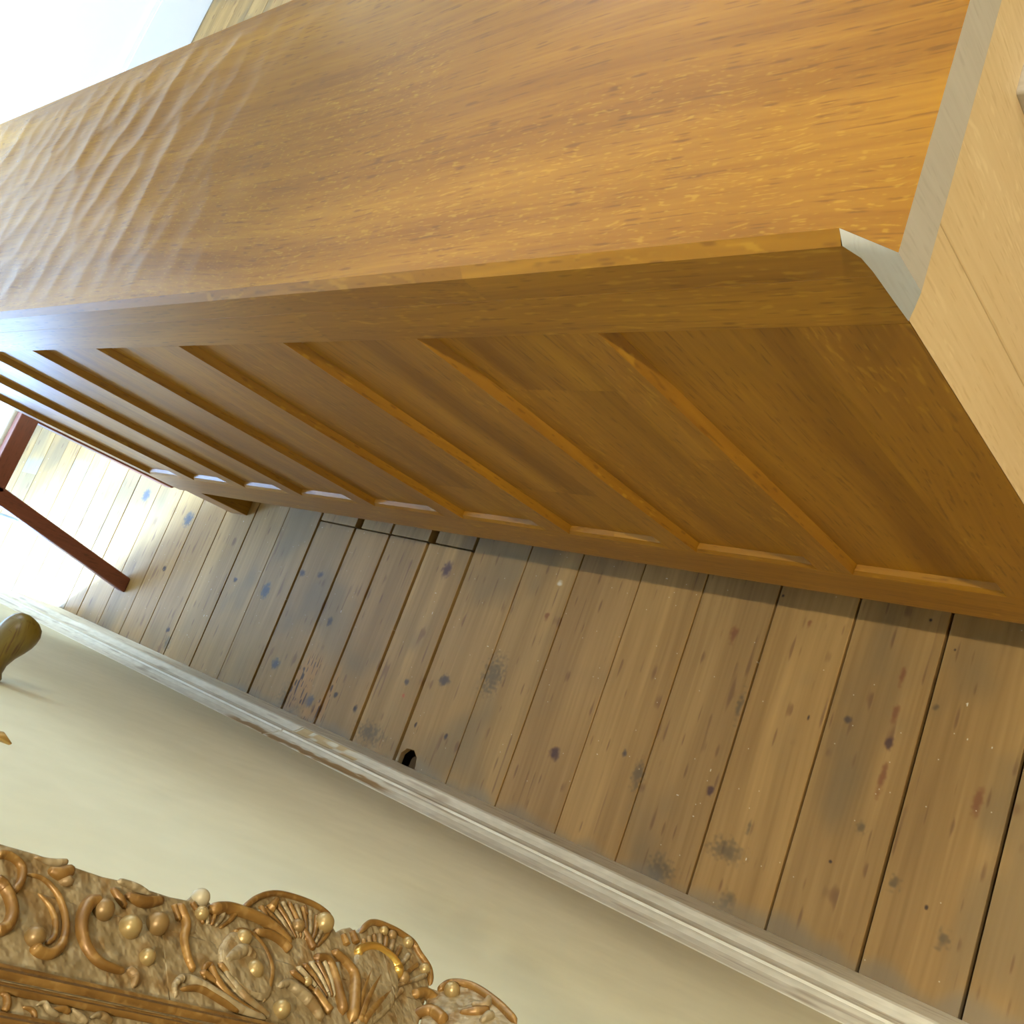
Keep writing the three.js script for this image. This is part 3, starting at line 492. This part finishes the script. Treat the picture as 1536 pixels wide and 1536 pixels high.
    const g = new THREE.BufferGeometry(); g.setAttribute('position', new THREE.Float32BufferAttribute(pos, 3)); g.setAttribute('uv', new THREE.Float32BufferAttribute(uv, 2)); g.setIndex(idx); g.computeVertexNormals();
    return g;
  };
  // kind, radius at each end, then u, v pairs (mm on the band)
  const RELIEF = [
    ['scroll', 1.2, 1.2, -2.6, 24.6, -0.5, 23.8, 1.6, 20.9, 2.6, 17.0, 1.7, 13.4, -0.3, 11.3, -2.2, 10.5],
    ['shell', 0.9, 0.9, -2.1, 31.9, 0.3, 32.7, 3.1, 32.3, 5.1, 30.5, 5.0, 26.4, 2.6, 22.2],
    ['scroll', 0.4, 1.3, 6.4, 29.0, 11.1, 29.1, 15.1, 26.4, 17.4, 21.6, 17.8, 16.0, 16.2, 10.9, 13.0, 8.1, 9.8, 8.1, 8.1, 9.4],
    ['bead', 2.6, 2.6, 8.7, 11.5],
    ['leaf', 0.4, 0.6, 10.0, 24.6, 13.5, 21.3, 14.9, 17.4, 14.1, 12.7, 11.9, 10.6],
    ['scroll', 1.6, 0.8, 29.0, 26.5, 25.6, 25.6, 23.1, 21.3, 22.5, 16.5, 24.0, 12.3, 27.2, 9.2, 31.7, 8.3, 35.6, 8.3],
    ['bead', 3.0, 3.0, 29.5, 24.4],
    ['leaf', 0.9, 0.7, 36.5, 9.5, 38.7, 7.5, 38.0, 4.3],
    ['bead', 3.2, 3.2, 38.0, 21.3],
    ['bead', 3.3, 3.3, 47.6, 24.7],
    ['bead', 2.3, 2.3, 43.2, 13.8],
    ['leaf', 0.4, 0.8, 8.9, 34.9, 14.5, 34.9, 19.2, 36.5],
    ['leaf', 0.9, 1.4, 13.0, 32.1, 16.7, 31.8, 20.3, 34.4],
    ['leaf', 0.7, 1.1, 16.3, 29.7, 20.2, 30.7],
    ['leaf', 0.7, 0.8, 33.1, 32.6, 37.6, 27.3],
    ['leaf', 0.8, 0.6, 35.4, 35.5, 42.2, 34.8, 48.2, 33.5],
    ['leaf', 0.9, 1.2, 37.6, 31.6, 43.1, 30.7, 51.3, 33.5],
    ['rib', 1.2, 0.8, 56.7, 34.1, 58.8, 27.9, 57.3, 22.2, 57.9, 17.0, 59.5, 13.0],
    ['rib', 0.7, 0.7, 55.0, 33.3, 56.4, 28.1],
    ['bead', 2.8, 2.8, 65.7, 38.0],
    ['bead', 2.2, 2.2, 65.3, 32.7],
    ['rib', 1.5, 1.3, 68.5, 34.6, 75.8, 37.4, 84.0, 37.8, 92.2, 36.9, 98.1, 34.2, 102.3, 30.5],
    ['rib', 1.0, 1.3, 86.4, 31.8, 93.4, 32.7, 98.9, 31.0, 101.5, 28.7],
    ['bead', 2.8, 2.8, 80.7, 28.0],
    ['ring', 0.8, 1.0, 77.2, 29.2, 81.6, 30.9, 86.4, 29.8, 90.1, 25.7, 90.9, 20.2, 87.5, 12.6],
    ['leaf', 1.2, 1.5, 71.3, 18.4, 75.7, 21.3, 80.1, 23.7, 84.8, 22.5],
    ['bead', 3.0, 3.0, 83.1, 18.2],
    ['leaf', 0.6, 1.1, 52.0, 4.1, 52.1, 7.6, 55.2, 10.3, 60.7, 9.6, 68.3, 7.1, 77.0, 4.4, 85.4, 3.6],
    ['leaf', 0.5, 1.0, 63.4, 11.2, 63.6, 14.9, 65.9, 16.5, 67.1, 13.1, 70.8, 8.3, 77.2, 5.5, 84.5, 4.0],
    ['leaf', 0.6, 1.0, 70.8, 17.9, 73.5, 12.9, 79.2, 8.0, 87.1, 4.6],
    ['leaf', 0.6, 0.9, 53.8, 6.9, 61.0, 8.4, 69.0, 6.2, 75.0, 4.0],
    ['leaf', 0.8, 1.4, 93.3, 15.4, 97.4, 17.0, 102.1, 14.9, 106.2, 12.1, 110.2, 7.3],
    ['bead', 2.8, 2.8, 92.1, 7.7],
    ['shell', 0.8, 0.8, 83.3, 39.1, 90.9, 45.1, 99.6, 49.3, 109.1, 50.6, 120.9, 50.0, 127.4, 47.2],
    ['rib', 0.7, 1.0, 92.0, 42.7, 92.8, 38.1],
    ['rib', 0.8, 1.3, 100.8, 47.4, 95.6, 41.9],
    ['rib', 0.6, 1.1, 106.2, 48.4, 108.1, 42.4, 111.6, 36.6, 113.7, 31.8],
    ['rib', 0.5, 0.8, 114.5, 48.7, 113.3, 44.7],
    ['bead', 3.6, 3.6, 121.3, 43.3],
    ['bead', 2.4, 2.4, 107.7, 39.0],
    ['bead', 1.7, 1.7, 106.6, 19.4],
    ['rib', 1.1, 1.5, 112.9, 29.1, 119.4, 29.4, 120.9, 23.0, 121.1, 11.0],
    ['rib', 1.1, 1.7, 123.0, 34.0, 128.6, 30.9, 131.5, 27.2, 129.1, 19.4, 124.0, 9.1],
    ['rib', 1.0, 1.3, 108.8, 17.6, 114.7, 10.4],
    ['shell', 1.2, 1.8, 136.0, 34.7, 138.6, 37.5, 147.6, 40.4, 154.9, 38.0, 157.6, 34.5, 155.4, 31.3],
    ['bead', 2.4, 2.4, 159.6, 31.2],
    ['shell', 0.9, 1.0, 141.3, 45.0, 150.1, 51.2, 160.5, 51.7, 167.8, 50.4, 173.1, 48.3, 175.0, 44.5, 178.4, 39.2, 176.2, 31.7],
    ['bead', 1.8, 1.8, 156.0, 49.1],
    ['bead', 1.9, 1.9, 160.4, 48.4],
    ['bead', 2.2, 2.2, 169.3, 47.4],
    ['bead', 2.2, 2.2, 175.1, 37.9],
    ['rib', 0.8, 1.1, 131.3, 42.0, 131.7, 37.6],
    ['rib', 0.9, 1.2, 136.7, 44.5, 137.3, 39.5],
    ['rib', 1.3, 1.7, 163.1, 25.8, 171.7, 27.7, 176.8, 24.6],
    ['rib@bottom', 1.3, 1.8, -16.9, 14.3, -14.6, 21.9, -6.4, 21.8],
    ['shell@bottom', 1.0, 1.2, -21.4, 31.8, -21.6, 38.1, -15.7, 42.3, -2.0, 42.4, 11.0, 39.5],
    ['bead@bottom', 3.0, 3.0, -17.6, 35.2],
    ['leaf@bottom', 0.8, 1.2, -7.9, 35.6, -3.4, 37.9, -5.6, 42.9],
    ['leaf@bottom', 0.7, 1.2, -7.2, 29.2, -3.6, 32.9, -0.5, 37.9],
    ['leaf@bottom', 0.7, 1.3, 1.6, 30.8, 1.9, 37.0],
    ['rib', 0.8, 1.4, 149.6, 33.2, 135.9, 19.7, 126.8, 9.0],
    ['rib', 0.8, 1.4, 153.8, 27.3, 138.7, 17.1, 128.4, 9.3],
    ['rib', 0.8, 1.2, 145.8, 35.7, 134.7, 22.6, 125.9, 9.4],
    ['leaf', 0.3, 0.6, 9.4, -5.5, 11.4, -4.5, 12.7, -6.1, 15.4, -7.2],
    ['leaf', 0.4, 0.6, 13.1, -6.0, 16.5, -5.2, 18.5, -5.7],
    ['leaf', 0.4, 0.6, 18.6, -4.6, 21.3, -6.2, 23.3, -7.6],
    ['leaf', 0.4, 0.7, 0.1, -4.2, 1.4, -4.8, 1.7, -7.1, 0.8, -8.7],
    ['leaf', 0.4, 0.7, 24.1, -6.0, 27.1, -4.9, 30.7, -6.2],
    ['leaf', 0.3, 0.5, 5.8, -6.4, 8.4, -7.1, 9.1, -9.4]];
  RELIEF.forEach(([kind, r0, r1, ...q], i) => {
    const [name, where] = kind.split('@'), b = where ? bottom : side, host = where ? bottomBand : sideBand, pts = [];
    for (let k = 0; k < q.length; k += 2) pts.push([q[k], q[k + 1]]);
    if (name === 'bead') part('bead', place(b, new THREE.SphereGeometry(r0, 20, 14).scale(1, 1, 1.1).translate(q[0], q[1], r0 * 0.2)), i === 19 ? beadPale : i % 3 === 0 ? beadBrown : beadGold, host);
    else part(name, place(b, roll(b, pts, r0, r1, name), true), name === 'shell' && q[1] < 36 && q[0] > 100 ? gold : name === 'leaf' && i % 2 ? field : raised, host);
  });
  // fine ribs fanning across the shells of the corner
  const fan = (hub, from, to, n, k, r) => { for (let i = 0; i <= n; i++) { const f = i / n, e = [from[0] + (to[0] - from[0]) * f, from[1] + (to[1] - from[1]) * f + Math.sin(Math.PI * f) * k], m0 = [hub[0] + (e[0] - hub[0]) * 0.35, hub[1] + (e[1] - hub[1]) * 0.35], c0 = [(m0[0] + e[0]) / 2 + 0.8, (m0[1] + e[1]) / 2]; part('rib', place(side, roll(side, [m0, c0, e], r * 0.6, r, 'rib'), true), i % 2 ? field : raised, sideBand); } };
  fan([126, 8], [134, 31], [158, 27], 9, 6, 0.8); fan([110, 28], [86, 38], [126, 44], 12, 7, 0.75); fan([84, 3], [62, 14], [88, 20], 7, 3, 0.8); fan([120, 10], [100, 22], [124, 30], 7, 2, 0.8); fan([140, 22], [142, 43], [176, 36], 9, 8, 0.8); fan([68, 26], [62, 36], [80, 37], 4, 1, 0.7);
  // low swelling lobes of the corner shell under its ribs
  for (const poly of [[[126, 8], [134, 33], [138.6, 37.5], [147.6, 40.4], [154.9, 38], [157, 33], [150, 20]], [[76, 10], [70, 20], [76, 29], [84, 31], [90, 26], [91, 18], [87, 10]]]) {
    const g = new THREE.ExtrudeGeometry(new THREE.Shape().setFromPoints(new THREE.CatmullRomCurve3(poly.map(([u, v]) => new THREE.Vector3(u, v, 0)), true).getPoints(40).map((p) => new THREE.Vector2(p.x, p.y))), { depth: 0.2, bevelEnabled: true, bevelSize: 2.5, bevelOffset: -2.5, bevelThickness: 1.4, bevelSegments: 5 });
    part('lobe', place(side, g), field, sideBand);
  }
}

// ---------------------------------------------------------------- render
renderer.render(scene, camera);
